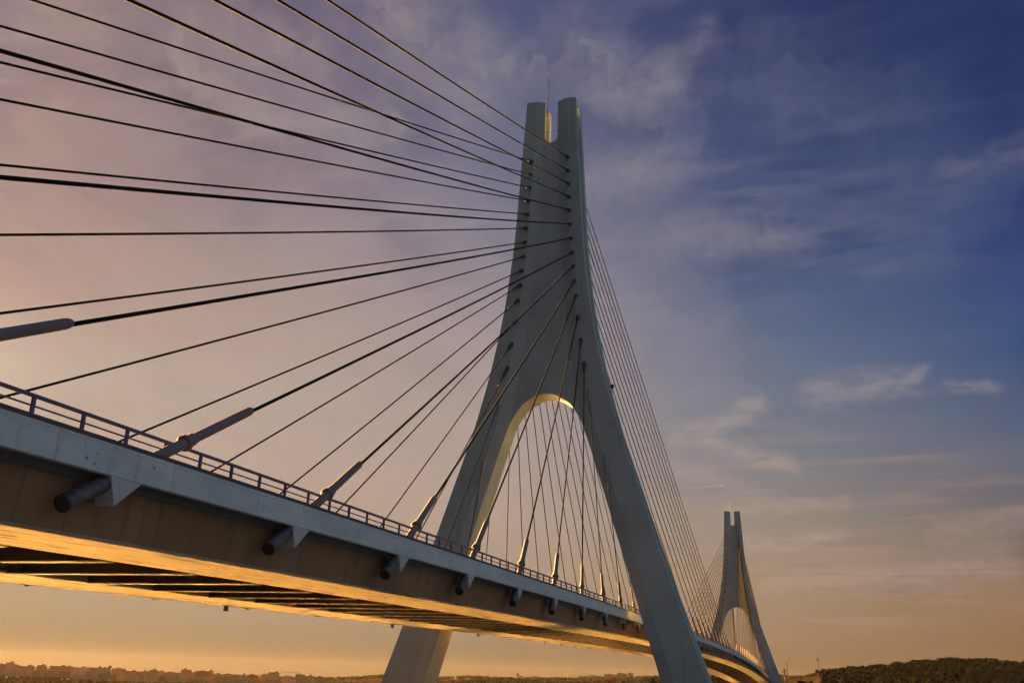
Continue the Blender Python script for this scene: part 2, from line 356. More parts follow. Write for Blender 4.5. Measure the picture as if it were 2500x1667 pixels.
# ------------------------------------------------------------------ mesh helpers
class MB:
    def __init__(s): s.v = []; s.f = []; s.sm = []; s.uv = None

    def add(s, verts, faces, smooth=False):
        o = len(s.v); s.v += [tuple(map(float, p)) for p in verts]
        s.f += [tuple(i+o for i in f) for f in faces]; s.sm += [smooth]*len(faces)

    def box(s, a, b):
        x0, y0, z0 = a; x1, y1, z1 = b
        s.add([(x0, y0, z0), (x1, y0, z0), (x1, y1, z0), (x0, y1, z0), (x0, y0, z1), (x1, y0, z1), (x1, y1, z1), (x0, y1, z1)],
              [(0, 3, 2, 1), (4, 5, 6, 7), (0, 1, 5, 4), (1, 2, 6, 5), (2, 3, 7, 6), (3, 0, 4, 7)])

    def tube(s, pts, rad, n=12, caps=True, smooth=True):
        pts = [np.array(p, float) for p in pts]
        if not hasattr(rad, '__len__'): rad = [rad]*len(pts)
        vs_, fs = [], []
        for i, p in enumerate(pts):
            a = pts[max(0, i-1)]; b = pts[min(len(pts)-1, i+1)]
            t = b-a; L = np.linalg.norm(t); t = t/L if L > 1e-9 else np.array([0, 0, 1.])
            ref = np.array([1., 0, 0]) if abs(t[0]) < 0.8 else np.array([0, 1., 0])
            e1 = np.cross(t, ref); e1 /= np.linalg.norm(e1); e2 = np.cross(t, e1)
            for k in range(n):
                q = 2*math.pi*k/n; vs_.append(p+rad[i]*(math.cos(q)*e1+math.sin(q)*e2))
        for i in range(len(pts)-1):
            for k in range(n):
                a = i*n+k; b = i*n+(k+1) % n; fs.append((a, b, b+n, a+n))
        s.add(vs_, fs, smooth)
        if caps:
            s.add(vs_[:n], [tuple(range(n))[::-1]]); s.add(vs_[-n:], [tuple(range(n))])

    def loft(s, secs, caps=True, smooth=False):
        n = len(secs[0]); vs_ = [p for q in secs for p in q]; fs = []
        for i in range(len(secs)-1):
            for k in range(n):
                a = i*n+k; b = i*n+(k+1) % n; fs.append((a, b, b+n, a+n))
        if caps: fs += [tuple(range(n))[::-1], tuple(range((len(secs)-1)*n, len(secs)*n))]
        s.add(vs_, fs, smooth)

    def build(s, name, mat, parent=None, loc=None):
        me = bpy.data.meshes.new(name); me.from_pydata(s.v, [], s.f); me.polygons.foreach_set('use_smooth', s.sm)
        if s.uv is not None:
            ul = me.uv_layers.new(name='UVMap')
            idx = np.empty(len(me.loops), dtype=np.int32); me.loops.foreach_get('vertex_index', idx)
            ul.data.foreach_set('uv', np.array(s.uv, dtype=np.float32)[idx].ravel())
        me.materials.append(mat); me.update()
        bmn = __import__('bmesh'); b = bmn.new(); b.from_mesh(me); bmn.ops.recalc_face_normals(b, faces=b.faces); b.to_mesh(me); b.free()
        o = bpy.data.objects.new(name, me); COL.objects.link(o)
        if parent is not None: o.parent = parent
        if loc is not None: o.location = loc
        return o


def tag(o, label, cat, group=None, kind=None):
    if label: o['label'] = label
    if cat: o['category'] = cat
    if group: o['group'] = group
    if kind: o['kind'] = kind
    return o


def thing(name, loc, label, cat, group=None):
    o = bpy.data.objects.new(name, None); COL.objects.link(o); o.location = loc; o.empty_display_size = 0.5
    return tag(o, label, cat, group)


ONES = 'zeroth first second third fourth fifth sixth seventh eighth ninth tenth eleventh twelfth thirteenth fourteenth fifteenth sixteenth seventeenth eighteenth nineteenth'.split()
TENS = {2: ('twenty', 'twentieth'), 3: ('thirty', 'thirtieth'), 4: ('forty', 'fortieth'), 5: ('fifty', 'fiftieth'), 6: ('sixty', 'sixtieth')}


def ordinal(k):
    if k < 20: return ONES[k]
    t, o = divmod(k, 10)
    return TENS[t][1] if o == 0 else TENS[t][0]+'-'+ONES[o]


# ------------------------------------------------------------------ deck profile
WD = 7.68
ZM, CC, EE = 27.4324, 7.986e-5, -0.926e-7


def zr(y):
    y = np.asarray(y, float); yy = np.minimum(y, 256.0); t = yy-128
    z = ZM-CC*t**2+EE*t**3
    s256 = -2*CC*128+3*EE*128**2
    return z+np.where(y > 256, (y-256)*s256, 0)


def zf(y): return float(zr(y))


DY = np.concatenate([np.arange(-170, 380, 4.0), np.arange(380, 441, 10.0)])


def sweep(name, prof, mat, parent, ys=DY, uv=False):
    mb = MB(); secs = []; uvs = []
    for y in ys:
        z0 = zf(y); secs.append([(x, y, z0-h) for x, h in prof]); uvs += [(y, h-0.48) for x, h in prof]
    mb.loft(secs)
    if uv: mb.uv = uvs
    return mb.build(name, mat, parent)


deck = thing('bridge_deck', (0, 0, 0), 'long pale concrete road deck with two edge girders, running under the cables', 'bridge deck')
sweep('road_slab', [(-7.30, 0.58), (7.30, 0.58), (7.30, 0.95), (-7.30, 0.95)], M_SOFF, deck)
sweep('road_surface', [(-6.97, 0.50), (6.97, 0.50), (6.97, 0.577), (-6.97, 0.577)], M_ASPH, deck)
for sx in (1, -1):
    sweep('fascia_beam', [(sx*7.305, 0.50), (sx*WD, 0.48), (sx*WD, 0.81), (sx*WD, 1.15), (sx*(WD-0.05), 1.175), (sx*(WD-0.09), 1.175), (sx*(WD-0.13), 1.14), (sx*7.545, 0.955), (sx*7.305, 0.955)], M_FASC, deck, uv=True)
    sweep('cantilever_soffit', [(sx*7.542, 0.957), (sx*7.547, 1.138), (sx*7.42, 1.15), (sx*7.22, 1.20), (sx*7.08, 1.30), (sx*6.95, 1.30), (sx*6.95, 0.957)], M_SOFS, deck)
    xi, xo = (3.78, 6.92) if sx > 0 else (3.25, 7.02)
    sweep('edge_girder', [(sx*(xi-0.05), 0.955), (sx*(xo-0.15), 0.955), (sx*(xo-0.15), 2.30), (sx*(xo-0.003), 2.40), (sx*(xo-0.07), 2.47), (sx*(xi+0.04), 2.47), (sx*xi, 2.43)], M_GIRD, deck)
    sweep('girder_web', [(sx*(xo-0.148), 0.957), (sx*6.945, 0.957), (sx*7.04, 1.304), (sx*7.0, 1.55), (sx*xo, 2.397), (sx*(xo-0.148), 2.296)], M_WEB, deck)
    sweep('kerb', [(sx*6.80, 0.49), (sx*6.80, 0.37), (sx*7.62, 0.36), (sx*7.64, 0.38), (sx*7.64, 0.476), (sx*7.31, 0.495), (sx*7.29, 0.49)], M_KERB, deck)
# cross beams: at each stay and half way between
beams = [y for y in np.arange(-64.9-3.93*26, 430, 3.93)]
beams = sorted(beams, key=lambda y: abs(y+40))
bulk = MB(); bulk2 = MB()
for i, y in enumerate(beams):
    z0 = zf(y); mb = MB() if i < 100 else bulk
    mb.box((-3.24, y-0.14, z0-2.46), (3.77, y+0.14, z0-0.952))
    fl = MB() if i < 100 else bulk2
    fl.box((-3.235, y-0.20, z0-2.50), (3.765, y+0.20, z0-2.463))
    if i < 100: fl.build('bottom_flange', M_GIRD, mb.build('cross_beam', M_XB, deck))
o = bulk.build('cross_beam', M_XB, deck); o['kind'] = 'stuff'; bulk2.build('bottom_flange', M_GIRD, o)
for y in (-67.9, -55.2, -38.1, -16.0, 4.0):   # little drain spouts below the far girder
    mb = MB(); mb.box((-7.0, y-0.09, zf(y)-2.75), (-6.82, y+0.09, zf(y)-2.468)); mb.build('drain_spout', M_SLAB, deck)
mb = MB(); mb.tube([(7.25, -2.5, zf(-2.5)-1.95), (7.25, -1.2, zf(-1.2)-2.12), (7.25, 6.0, zf(6)-2.12), (7.25, 16, zf(16)-2.12)], 0.055, 8)
mb.build('drain_pipe', M_STEEL, deck)

# guard rail along the near edge
RX = WD-0.68
rail = thing('guard_rail', (0, 0, 0), 'dark blue steel railing along the deck edge nearest the viewer', 'railing')


def railz(y): return zf(y)+0.23


YS = np.arange(-150, 421, 3.0)


def box_sweep(name, w, h0, h1, mat, parent):
    mb = MB(); mb.loft([[(RX-w, y, railz(y)-h1), (RX+w, y, railz(y)-h1), (RX+w, y, railz(y)-h0), (RX-w, y, railz(y)-h0)] for y in YS])
    return mb.build(name, mat, parent)


mb = MB(); mb.tube([(RX, y, railz(y)-0.045) for y in YS], 0.048, 10); mb.build('top_rail', M_RAIL, rail)
mb = MB(); mb.tube([(RX, y, railz(y)-0.255) for y in YS], 0.022, 8); mb.build('middle_rail', M_RAIL, rail)
posts = sorted([-68.17+1.507*k for k in range(-55, 328)], key=lambda y: abs(y+76) if y > -76 else 200+abs(y))
bulk = MB()
for i, y in enumerate(posts):
    mb = MB() if i < 100 else bulk
    z = railz(y)
    mb.box((RX-0.03, y-0.042, zf(y)-0.375), (RX+0.03, y+0.042, z-0.06))
    mb.box((RX-0.07, y-0.08, zf(y)-0.371), (RX+0.07, y+0.08, zf(y)-0.355))
    if i < 100: mb.build('post', M_RAIL, rail)
o = bulk.build('post', M_RAIL, rail); o['kind'] = 'stuff'

# ------------------------------------------------------------------ pylons
XO = [(0, 21.2), (19.4, 14.5), (22, 13.55), (24.2, 12.8), (26.24, 12.05), (29.6, 10.9), (31.73, 10.2), (34.4, 9.32), (37.1, 8.46), (39.8, 7.56), (41.6, 6.97), (43.3, 6.52),
      (46.55, 5.67), (48.5, 5.27), (50.7, 4.82), (52.7, 4.46), (55.0, 4.12), (57.5, 3.83), (60.0, 3.55), (63.2, 3.34), (67.8, 3.09), (72.7, 2.82), (77.25, 2.6)]
XI = [(0, 16.4), (20, 10.4), (22, 9.8), (24, 9.18), (25.8, 8.63), (27.9, 8.0), (31.0, 7.08), (33.1, 6.40), (34.3, 6.07), (37.35, 5.15), (38.5, 4.76), (39.8, 4.42), (40.31, 4.22),
      (41.64, 3.75), (42.16, 3.66), (43.0, 3.24), (43.7, 2.80), (44.3, 2.40), (44.72, 1.85), (45.15, 1.10), (45.32, 0.80), (45.44, 0.0)]
XL = [(42.0, 3.66), (43.5, 3.32), (45.6, 2.98), (48.5, 2.54), (53.3, 1.90), (60.7, 1.26), (66, 0.92), (71, 0.74), (72.35, 0.68), (77.25, 0.68)]


def itp(tab, z):
    return float(np.interp(z, [a for a, _ in tab], [b for _, b in tab]))


def smooth_tab(tab, z):  # light smoothing of the measured outline
    return np.mean([itp(tab, z+d) for d in (-0.9, -0.45, 0, 0.45, 0.9)]) if 3 < z < 75.5 else itp(tab, z)


def xo_(z): return smooth_tab(XO, z)


def xi_(z):
    if z <= 42.0: return smooth_tab(XI, z)
    return itp(XL, z)


def xc_(z):
    t = np.clip((z-24)/50, 0, 1); k = 0.27+(0.46-0.27)*t
    return xi_(z)+k*(xo_(z)-xi_(z))


DT = 2.9


def arch_z(x):
    xs = [b for a, b in XI if a >= 33][::-1]; zs = [a for a, b in XI if a >= 33][::-1]
    return float(np.mean([np.interp(abs(x+d), xs, zs) for d in (-0.25, -0.12, 0, 0.12, 0.25)]))


def make_pylon(name, y0, label):
    root = thing(name, (0, y0, 0), label, 'bridge pylon', 'pylons of the bridge')
    for sx in (1, -1):
        mb = MB()
        zs = np.concatenate([np.arange(-1, 42, 1.0), np.arange(42, 73.05, 1.0), [73.1]])

        def dep(z): return DT+0.9*np.clip((45-z)/25, 0, 1.4)
        secs = []
        for z in zs:
            a, b, c = xo_(z), xi_(z), xc_(z); D = dep(z)
            secs.append([(sx*a, 0, z), (sx*c, 0, z), (sx*b, 0.26, z), (sx*b, D-0.26, z), (sx*c, D, z), (sx*a, D, z), (sx*a, D-0.82, z), (sx*(a-0.35), D-0.86, z),
                         (sx*(a-0.35), 0.64, z), (sx*a, 0.60, z)])
        mb.loft(secs)
        zs2 = [73.1, 74.5, 76.2]
        secs = []
        for z in zs2:
            a, b, c = xo_(z), xi_(z), xc_(z)
            secs.append([(sx*a, 0, z), (sx*c, 0, z), (sx*b, 0.22, z), (sx*b, 0.50, z), (sx*(b+0.34), 0.54, z), (sx*(b+0.34), 2.02, z), (sx*(b-0.03), 2.06, z), (sx*(b-0.03), 2.68, z),
                         (sx*c, 2.9, z), (sx*a, 2.9, z), (sx*a, 2.08, z), (sx*(a-0.35), 2.04, z), (sx*(a-0.35), 0.64, z), (sx*a, 0.60, z)])
        mb.loft(secs)
        for pl in ('f', 'r'):
            secs = []
            for z in (76.2, 77.25):
                a, b, c = xo_(z), xi_(z), xc_(z); zt = 77.25 if z > 77 else z
                e = 0.18 if z > 77 else 0
                if pl == 'f': secs.append([(sx*a, 0, zt-e*.3), (sx*c, 0, zt), (sx*b, 0.22, zt-e), (sx*b, 0.50, zt-e), (sx*c, 0.6, zt), (sx*a, 0.60, zt-e*.3)])
                else: secs.append([(sx*a, 2.08, zt-e*.3), (sx*c, 2.08, zt), (sx*(b-0.03), 2.06, zt-e), (sx*(b-0.03), 2.68, zt-e), (sx*c, 2.9, zt), (sx*a, 2.9, zt-e*.3)])
            mb.loft(secs)
        mb.build('leg', M_PYL, root)
        mb = MB(); a = (xo_(0)+xi_(0))/2
        mb.tube([(sx*a, 1.8, -1.2), (sx*a, 1.8, 2.4), (sx*a, 1.8, 2.6)], [5.2, 5.2, 5.0], 28); mb.build('pile_cap', M_SLAB, root)
    # wall between the legs with the arch below and the slot above
    mb = MB(); NX = 72; ya, yb = 0.28, 2.62
    xs = np.linspace(-3.72, 3.72, NX+1)
    xs = np.unique(np.concatenate([xs, np.linspace(-0.70, 0.70, 25)]))
    zb = [arch_z(x) for x in xs]; zt = []
    for x in xs:
        if abs(x) < 0.68: zt.append(73.03-math.sqrt(0.68**2-x*x))
        else:
            zz = np.linspace(72.9, 42.2, 200); ok = [z for z in zz if itp(XL, z) >= abs(x)-0.22]
            zt.append(max(ok) if ok else arch_z(x)+0.6)
    n = len(xs); V = []
    for x, a, b in zip(xs, zb, zt):
        b = max(b, a+0.3)
        V += [(x, ya, a), (x, ya, b), (x, yb, a), (x, yb, b)]
    F = []
    for i in range(n-1):
        a = 4*i; b = a+4
        F += [(a, b, b+1, a+1), (a+2, a+3, b+3, b+2), (a, a+2, b+2, b), (a+1, b+1, b+3, a+3)]
    F += [(0, 1, 3, 2), (4*n-4, 4*n-2, 4*n-1, 4*n-3)]
    mb.add(V, F); mb.build('pylon_wall', M_PYL, root)
    # lightning mast and rungs on the left prong, sagging cable across the slot
    mb = MB(); mb.tube([(-0.74, 1.45, 76.2), (-0.73, 1.45, 79.4), (-0.72, 1.45, 81.0)], [0.05, 0.042, 0.03], 8); mb.tube([(-0.72, 1.45, 80.9), (-0.72, 1.45, 81.02)], 0.035, 8)
    mb.build('mast', M_STEEL, root)
    mb = MB()
    for k in range(4): mb.tube([(-0.74, 1.45, 76.35+0.32*k), (-1.15, 1.45, 76.35+0.32*k)], 0.018, 6)
    mb.tube([(-1.15, 1.45, 76.2), (-1.15, 1.45, 77.5)], 0.018, 6); mb.build('mast_bracket', M_STEEL, root)
    mb = MB(); mb.tube([(-0.7+1.4*t, 0.4, 73.75-0.35*4*t*(1-t)*0.6+0.1*t) for t in np.linspace(0, 1, 9)], 0.018, 6); mb.build('slot_cable', M_STEEL, root)
    for sx in (1, -1):   # warning lamps bracketed to the outer faces
        x = sx*xo_(46.1)
        mb = MB(); mb.tube([(x-sx*0.36, 1.45, 45.6), (x+sx*0.28, 1.45, 45.6), (x+sx*0.30, 1.45, 46.0)], 0.03, 6); mb.build('lamp_bracket', M_STEEL, root)
        mb = MB(); mb.tube([(x+sx*0.30, 1.45, 45.95), (x+sx*0.30, 1.45, 46.03), (x+sx*0.30, 1.45, 46.20), (x+sx*0.30, 1.45, 46.28)], [0.10, 0.17, 0.17, 0.22], 10); mb.build('warning_lamp', M_STEEL, root)
    return root


make_pylon('bridge_pylon', 0.0, 'tall grey concrete pylon nearest the viewer, two-pronged top and arched opening')
make_pylon('bridge_pylon', 256.0, 'smaller-looking distant twin pylon at the far end of the main span')

# ------------------------------------------------------------------ stay cables
AN = [(1.91, 70.17), (1.94, 68.66), (2.02, 67.18), (2.11, 65.69), (2.15, 64.21), (2.25, 62.67), (2.34, 61.14), (2.45, 59.58), (2.59, 58.11), (2.73, 56.55), (2.88, 54.95),
      (3.09, 52.81), (3.41, 50.43), (3.74, 48.01), (4.18, 45.30), (5.72, 39.0)]
SIDE = [-106.6, -103.1, -99.6, -96.0, -88.2, -80.4, -72.2, -64.14, -56.12, -48.16, -40.35, -32.33, -24.47, -16.5, -8.78, -1.05]
MAIN = [6.1+7.62*(15-i) for i in range(16)]
XS = 7.30


def stay(tower_y, face, ydeck, sx, k, fan, tower_name):
    ax, azz = AN[k]
    T = np.array([sx*ax, tower_y+face, azz])
    B = np.array([sx*XS, ydeck, zf(ydeck)-0.23])
    u = (B-T)/np.linalg.norm(B-T); L = np.linalg.norm(B-T)
    edge = 'near' if sx > 0 else 'far'
    if fan == 'main': lab = f'{ordinal(k+1)} dark stay cable from the top, {edge} edge, {tower_name} pylon, fan between pylons'
    else: lab = f'{ordinal(k+1)} dark stay cable from the top, {edge} edge, {tower_name} pylon, outer fan'
    root = thing('stay_cable', tuple(B), lab, 'stay cable', f'stay cables of the {tower_name} pylon')
    P = lambda s: B-u*s-B            # s metres up the cable from the deck, in the thing's own space
    thick = (0.055 if k < 12 else (0.05 if k < 14 else 0.042))*(1.4 if tower_y > 100 else 1.0)
    vz = -u[2]
    s_col = 0.47/vz; s_tip = 2.12/vz
    s_col = min(s_col, 1.15); s_tip = min(s_tip+(0.25 if k == 7 else (0.5 if k < 7 else 0)), 5.3)
    # cable, with a little sag
    sag = 0.002*L; N = 14 if L > 60 else 6
    mb = MB(); pts = []
    for t in np.linspace(0, 1, N):
        s = s_tip-0.1+(L-s_tip-0.2)*t; w = s/L
        p = P(s); p = p-np.array([0, 0, 4*sag*w*(1-w)]); pts.append(p)
    mb.tube(pts, thick, 8); mb.build('cable', M_CABLE, root)
    g = 1.0 if k < 13 else 0.82
    mb = MB(); mb.tube([P(-0.55), P(0.3), P(s_col+0.02)], 0.142*g, 16); mb.build('guide_pipe', M_SLEEVE, root)
    mb = MB(); c = s_col
    mb.tube([P(c-0.03), P(c), P(c+0.10), P(c+0.10), P(c+0.16), P(c+0.42), P(c+0.46)], [0.20*g, 0.215*g, 0.215*g, 0.175*g, 0.170*g, 0.165*g, 0.13*g], 18); mb.build('collar', M_SLEEVE, root)
    mb = MB()
    mb.tube([P(c+0.40), P(s_tip-0.22), P(s_tip-0.10), P(s_tip), P(s_tip+0.02)], [0.132*g, 0.128*g, 0.118*g, 0.085*g, 0.06*g], 16); mb.build('sleeve', M_SLEEVE, root)
    s_t = 1.78/vz; s_t = min(s_t, 3.75)
    if sx < 0: s_t = min(2.16/vz, 4.4)
    mb = MB(); mb.tube([P(-min(1.12/vz, s_t-0.5)), P(-s_t)], 0.185*g, 20); at = mb.build('anchor_tube', M_TUBE, root)
    mb = MB(); mb.tube([P(-s_t+0.02), P(-s_t-0.03), P(-s_t-0.035)], [0.195*g, 0.195*g, 0.17*g], 20); mb.build('cap', M_CAP, at)
    # socket on the pylon face and damper ring
    e = L
    ln = 1.0 if k < 13 else (1.2 if k < 15 else 2.8)
    mb = MB(); mb.tube([P(e-ln), P(e-ln+0.05), P(e-0.35), P(e-0.33), P(e+0.25)], [q*(1.0 if k < 14 else 0.72) for q in (0.10, 0.13, 0.15, 0.185, 0.19)], 14); mb.build('tower_socket', M_SOCK if k < 14 else M_SOCK2, root)
    if k > 3 and k < 14:
        mb = MB(); mb.tube([P(e-2.75), P(e-2.70), P(e-2.58), P(e-2.53)], [0.06, 0.095, 0.095, 0.06], 10); mb.build('damper_ring', M_SOCK, root)
    # corbel below the deck that takes the anchor tube (part of the deck)
    if sx > 0:
        sg = -1 if u[1] < 0 else 1            # direction the tube runs along the bridge
        th = math.atan2(abs(u[2]), abs(u[1]))
        # local frame along y (sg) and down h measured from rail line
        s1 = 1.0/vz
        yb = ydeck+u[1]*s1; h1 = 1.25
        dn = min(0.56, 0.30+0.26*abs(u[1]))
        pB = (yb+sg*0.28, 1.16); pC = (yb+sg*0.28-sg*0.24*min(1, abs(u[1])/0.87+.2), 1.16+dn+0.10); pA = (yb-sg*(0.25+0.70*abs(u[1])**2), 1.16)
        mb = MB(); V = []
        for x in (7.18, 7.672):
            for (yy, hh) in (pA, pB, pC): V.append((x, yy, zf(yy)-hh))
        mb.add(V, [(0, 2, 1), (3, 4, 5), (0, 1, 4, 3), (1, 2, 5, 4), (2, 0, 3, 5)]); mb.build('anchor_corbel', M_CORB, deck)
    return root


for sx in (1, -1):
    for k in range(16):
        stay(0.0, 0.0, SIDE[k], sx, k, 'side', 'near')
        stay(0.0, DT, MAIN[k], sx, k, 'main', 'near')
        stay(256.0, 0.0, 256-2.5-(MAIN[k]-6.1), sx, k, 'main', 'far')
        stay(256.0, DT, 256+DT-SIDE[k], sx, k, 'side', 'far')

# approach piers
for i, (y, w) in enumerate(((-107.0, 'beside the viewer'), (366.0, 'just beyond the distant pylon'), (402.0, 'farthest along the viaduct'))):
    rt = thing('bridge_pier', (0, y, 0), f'plain grey concrete pier under the deck, {w}', 'bridge pier', 'approach piers')
    for sx in (1, -1):
        mb = MB(); z1 = zf(y)-2.95
        mb.loft([[(sx*5.3-0.9, -0.8, z), (sx*5.3+0.9, -0.8, z), (sx*5.3+0.9, 0.8, z), (sx*5.3-0.9, 0.8, z)] for z in (-1, z1)]); mb.build('column', M_PYL, rt)
    mb = MB(); mb.box((-6.6, -0.95, z1), (6.6, 0.95, zf(y)-2.475)); mb.build('crosshead', M_SLAB, rt)

# ------------------------------------------------------------------ water and land
HALF = 5000.0


def water_material():
    m, n, b = material('estuary_water')
    o = n.node('ShaderNodeTexCoord').outputs['Object']
    w1 = n.noise(n.scalevec(o, (1, 0.6, 1)), 0.5, 6, 0.6, 0.4)
    n.put(b.inputs['Base Color'], n.mix(w1, (0.004, 0.004, 0.004), (0.007, 0.007, 0.006)))
    b.inputs['Roughness'].default_value = 0.22; b.inputs['IOR'].default_value = 2.05
    bp = n.node('ShaderNodeBump'); bp.inputs['Strength'].default_value = 0.02; bp.inputs['Distance'].default_value = 0.05
    n.put(bp.inputs['Height'], w1); n.put(b.inputs['Normal'], bp.outputs[0])
    return m


mb = MB(); mb.add([(-HALF, -HALF, 0), (HALF, -HALF, 0), (HALF, HALF, 0), (-HALF, HALF, 0)], [(0, 1, 2, 3)])
tag(mb.build('water', water_material()), 'wide calm estuary water under the bridge', None, None, 'structure')


def at(az_, r, z=0.0):   # bearing in degrees from the bridge axis and distance from the viewpoint
    return (CAM[0]+r*math.sin(R_(az_)), CAM[1]+r*math.cos(R_(az_)), z)


def land(name, azs, rs, zfun, mat, label):
    mb = MB(); V = []; F = []
    for a in azs:
        for r in rs: V.append(at(a, r, zfun(a, r)))
    n = len(rs)
    for i in range(len(azs)-1):
        for j in range(n-1): F.append((i*n+j, i*n+j+1, (i+1)*n+j+1, (i+1)*n+j))
    mb.add(V, F, True)
    return tag(mb.build(name, mat), label, None, None, 'structure')


M_EARTH = concrete('dry_earth', (0.03, 0.024, 0.017), 0.3, streak=(0.05, 0.05, 0.05), fine=0.3, bump=0.5, spec=0.0)
M_SHORE = concrete('shore_earth', (0.018, 0.014, 0.01), 0.3, streak=(0.02, 0.02, 0.02), fine=0.1, spec=0.0)
wob = lambda a, r: 1.5*math.sin(a*1.7+r*0.01)+1.0*math.sin(a*4.1+1)
# far shore with the town, rising gently inland
RIDGE = [(-60, -0.2), (-27, -0.30), (-24.5, -0.17), (-22, -0.05), (-19.5, 0.02), (-18.5, 0.08), (-16, 0.02), (-13, 0.14), (-10, 0.22), (-8, 0.36), (-6, 0.5), (-5, 0.5), (-4, 0.45), (-1.6, 0.70), (-0.6, 0.66), (0.3, 0.84), (3, 0.8), (30, 0.5)]


def far_z(a, r):
    t = np.clip((r-1480)/620, 0, 1); t = t*t*(3-2*t)
    top = 20+2100*math.tan(R_(itp(RIDGE, a)))-4.0
    return 2.0+(max(top, 3)-2.0)*t+0.4*wob(a, r)*t if r > 1125 else -1.0


land('far_shore', np.arange(-64, 31, 0.5), [1120, 1130, 1200, 1270, 1335, 1400, 1480, 1560, 1640, 1720, 1800, 1900, 2000, 2100, 2300, 2700, 3400, 4700], far_z, M_SHORE, 'low hazy far shore rising inland behind the town')
# scrubby hill on the right
HILL = [(-9, 0.1), (-6.5, 0.15), (-5.1, 0.40), (-4.2, 0.22), (-3, 0.15), (-1.1, 0.1), (0.2, 0.45), (0.73, 0.80), (1.79, 1.0), (2.62, 1.08), (3.45, 1.17), (4.68, 1.33), (5.9, 1.49), (6.7, 1.56), (7.65, 1.56), (8.6, 1.63),
        (9.55, 1.55), (10.5, 1.46), (12, 1.35), (16, 1.0), (22, 0.5), (26, 0.1)]
RR = 700.0


def hill_z(a, r):
    if r < 405: return -1.0
    top = 20+RR*math.tan(R_(itp(HILL, a)))
    base = 13.5 if a > -6 else 13.5-4*(-6-a)
    t = np.clip((r-430)/(RR-430), 0, 1); z = base+(top-base)*(0.35*t+0.65*t*t*(3-2*t))
    if r > RR: z = top-(r-RR)*0.05
    return z+(0.5*wob(a, r) if 430 < r < RR-40 else 0)


land('hillside', np.arange(-9, 26.01, 0.25), [400, 410, 425, 450, 480, 520, 560, 600, 640, 670, 700, 740, 800, 900, 1000], hill_z, M_EARTH, 'dry earth slope of the scrub covered hill')


# ------------------------------------------------------------------ foliage
def leaf_material(name, c0, c1, c2):
    m, n, b = material(name)
    at_ = n.node('ShaderNodeAttribute', attribute_name='tint'); o = n.node('ShaderNodeTexCoord').outputs['Object']
    c = n.ramp(at_.outputs['Fac'], [(0.0, c0), (0.55, c1), (1.0, c2)])
    c = n.mix(n.rng(n.noise(o, 0.9, 3), 0.35, 0.7, 0, 0.5), c, tuple(x*0.5 for x in c0))
    n.put(b.inputs['Base Color'], c); b.inputs['Roughness'].default_value = 0.7
    b.inputs['Specular IOR Level'].default_value = 0.0
    return m


M_SCRUB = leaf_material('scrub_leaves', (0.003, 0.008, 0.010), (0.010, 0.020, 0.019), (0.028, 0.038, 0.030))
M_FARLEAF = leaf_material('far_leaves', (0.016, 0.016, 0.016), (0.023, 0.022, 0.021), (0.030, 0.028, 0.025))
M_TRUNK = plain('bark', (0.07, 0.05, 0.035), 0.9)


def foliage(name, blobs, mat, parent=None, per=80, leaf=0.55, origin=(0, 0, 0)):
    """blobs: (x, y, z, rx, rz); leaf clumps spread through each uneven crown"""
    quads = []; tint = []
    for (x, y, z, rx, rz) in blobs:
        n = int(per); d = RNG.normal(size=(n, 3)); d /= np.linalg.norm(d, axis=1)[:, None]
        lob = RNG.normal(size=(5, 3)); lob /= np.linalg.norm(lob, axis=1)[:, None]
        k = 0.72+0.38*np.max(d@lob.T, axis=1)**3
        rad = k*RNG.uniform(0.62, 1.0, n)
        p = d*rad[:, None]*[rx, rx, rz]; p[:, 2] = np.maximum(p[:, 2], -0.5*rz)
        c = p+[x, y, z]
        nr = d+RNG.normal(scale=0.3, size=(n, 3)); nr /= np.linalg.norm(nr, axis=1)[:, None]
        e1 = np.cross(nr, RNG.normal(size=(n, 3))); e1 /= np.linalg.norm(e1, axis=1)[:, None]; e2 = np.cross(nr, e1)
        s = (leaf*rx*RNG.uniform(0.22, 0.48, n))[:, None]
        quads.append(np.stack([c-e1*s-e2*s*.7, c+e1*s-e2*s*.6, c+e1*s*.8+e2*s, c-e1*s*.9+e2*s*.8], 1))
        t0 = RNG.uniform(0.0, 0.9); tint.append(np.clip(t0+RNG.normal(scale=0.12, size=n), 0, 1))
    q = np.concatenate(quads)-np.array(origin); t = np.concatenate(tint); nq = len(q)
    me = bpy.data.meshes.new(name); me.vertices.add(nq*4); me.vertices.foreach_set('co', q.astype(np.float32).ravel())
    me.loops.add(nq*4); me.loops.foreach_set('vertex_index', np.arange(nq*4, dtype=np.int32))
    me.polygons.add(nq); me.polygons.foreach_set('loop_start', np.arange(0, nq*4, 4, dtype=np.int32))
    a = me.attributes.new('tint', 'FLOAT', 'FACE'); a.data.foreach_set('value', t.astype(np.float32))
    me.materials.append(mat); me.update(calc_edges=True); me.validate()
    o = bpy.data.objects.new(name, me); COL.objects.link(o)
    if parent is not None: o.parent = parent
    return o


bl = []
for i in range(2600):
    a = random.uniform(-8.5, 19); r = 700-280*random.random()**1.4 if random.random() < 0.85 else random.uniform(690, 712)
    if a < 0.3 and random.random() < 0.55: continue
    if a < 0.6 and r > 560 and a > -3.5: continue
    rx = random.uniform(1.5, 3.2)*(0.8 if r > 660 else 1)
    x, y, z = at(a, r, hill_z(a, r)); bl.append((x, y, z+rx*0.45, rx, rx*random.uniform(0.75, 1.05)))
tag(foliage('hill_scrub', bl, M_SCRUB, per=120, leaf=0.62), 'dense dark olive scrub covering the hillside', None, None, 'stuff')


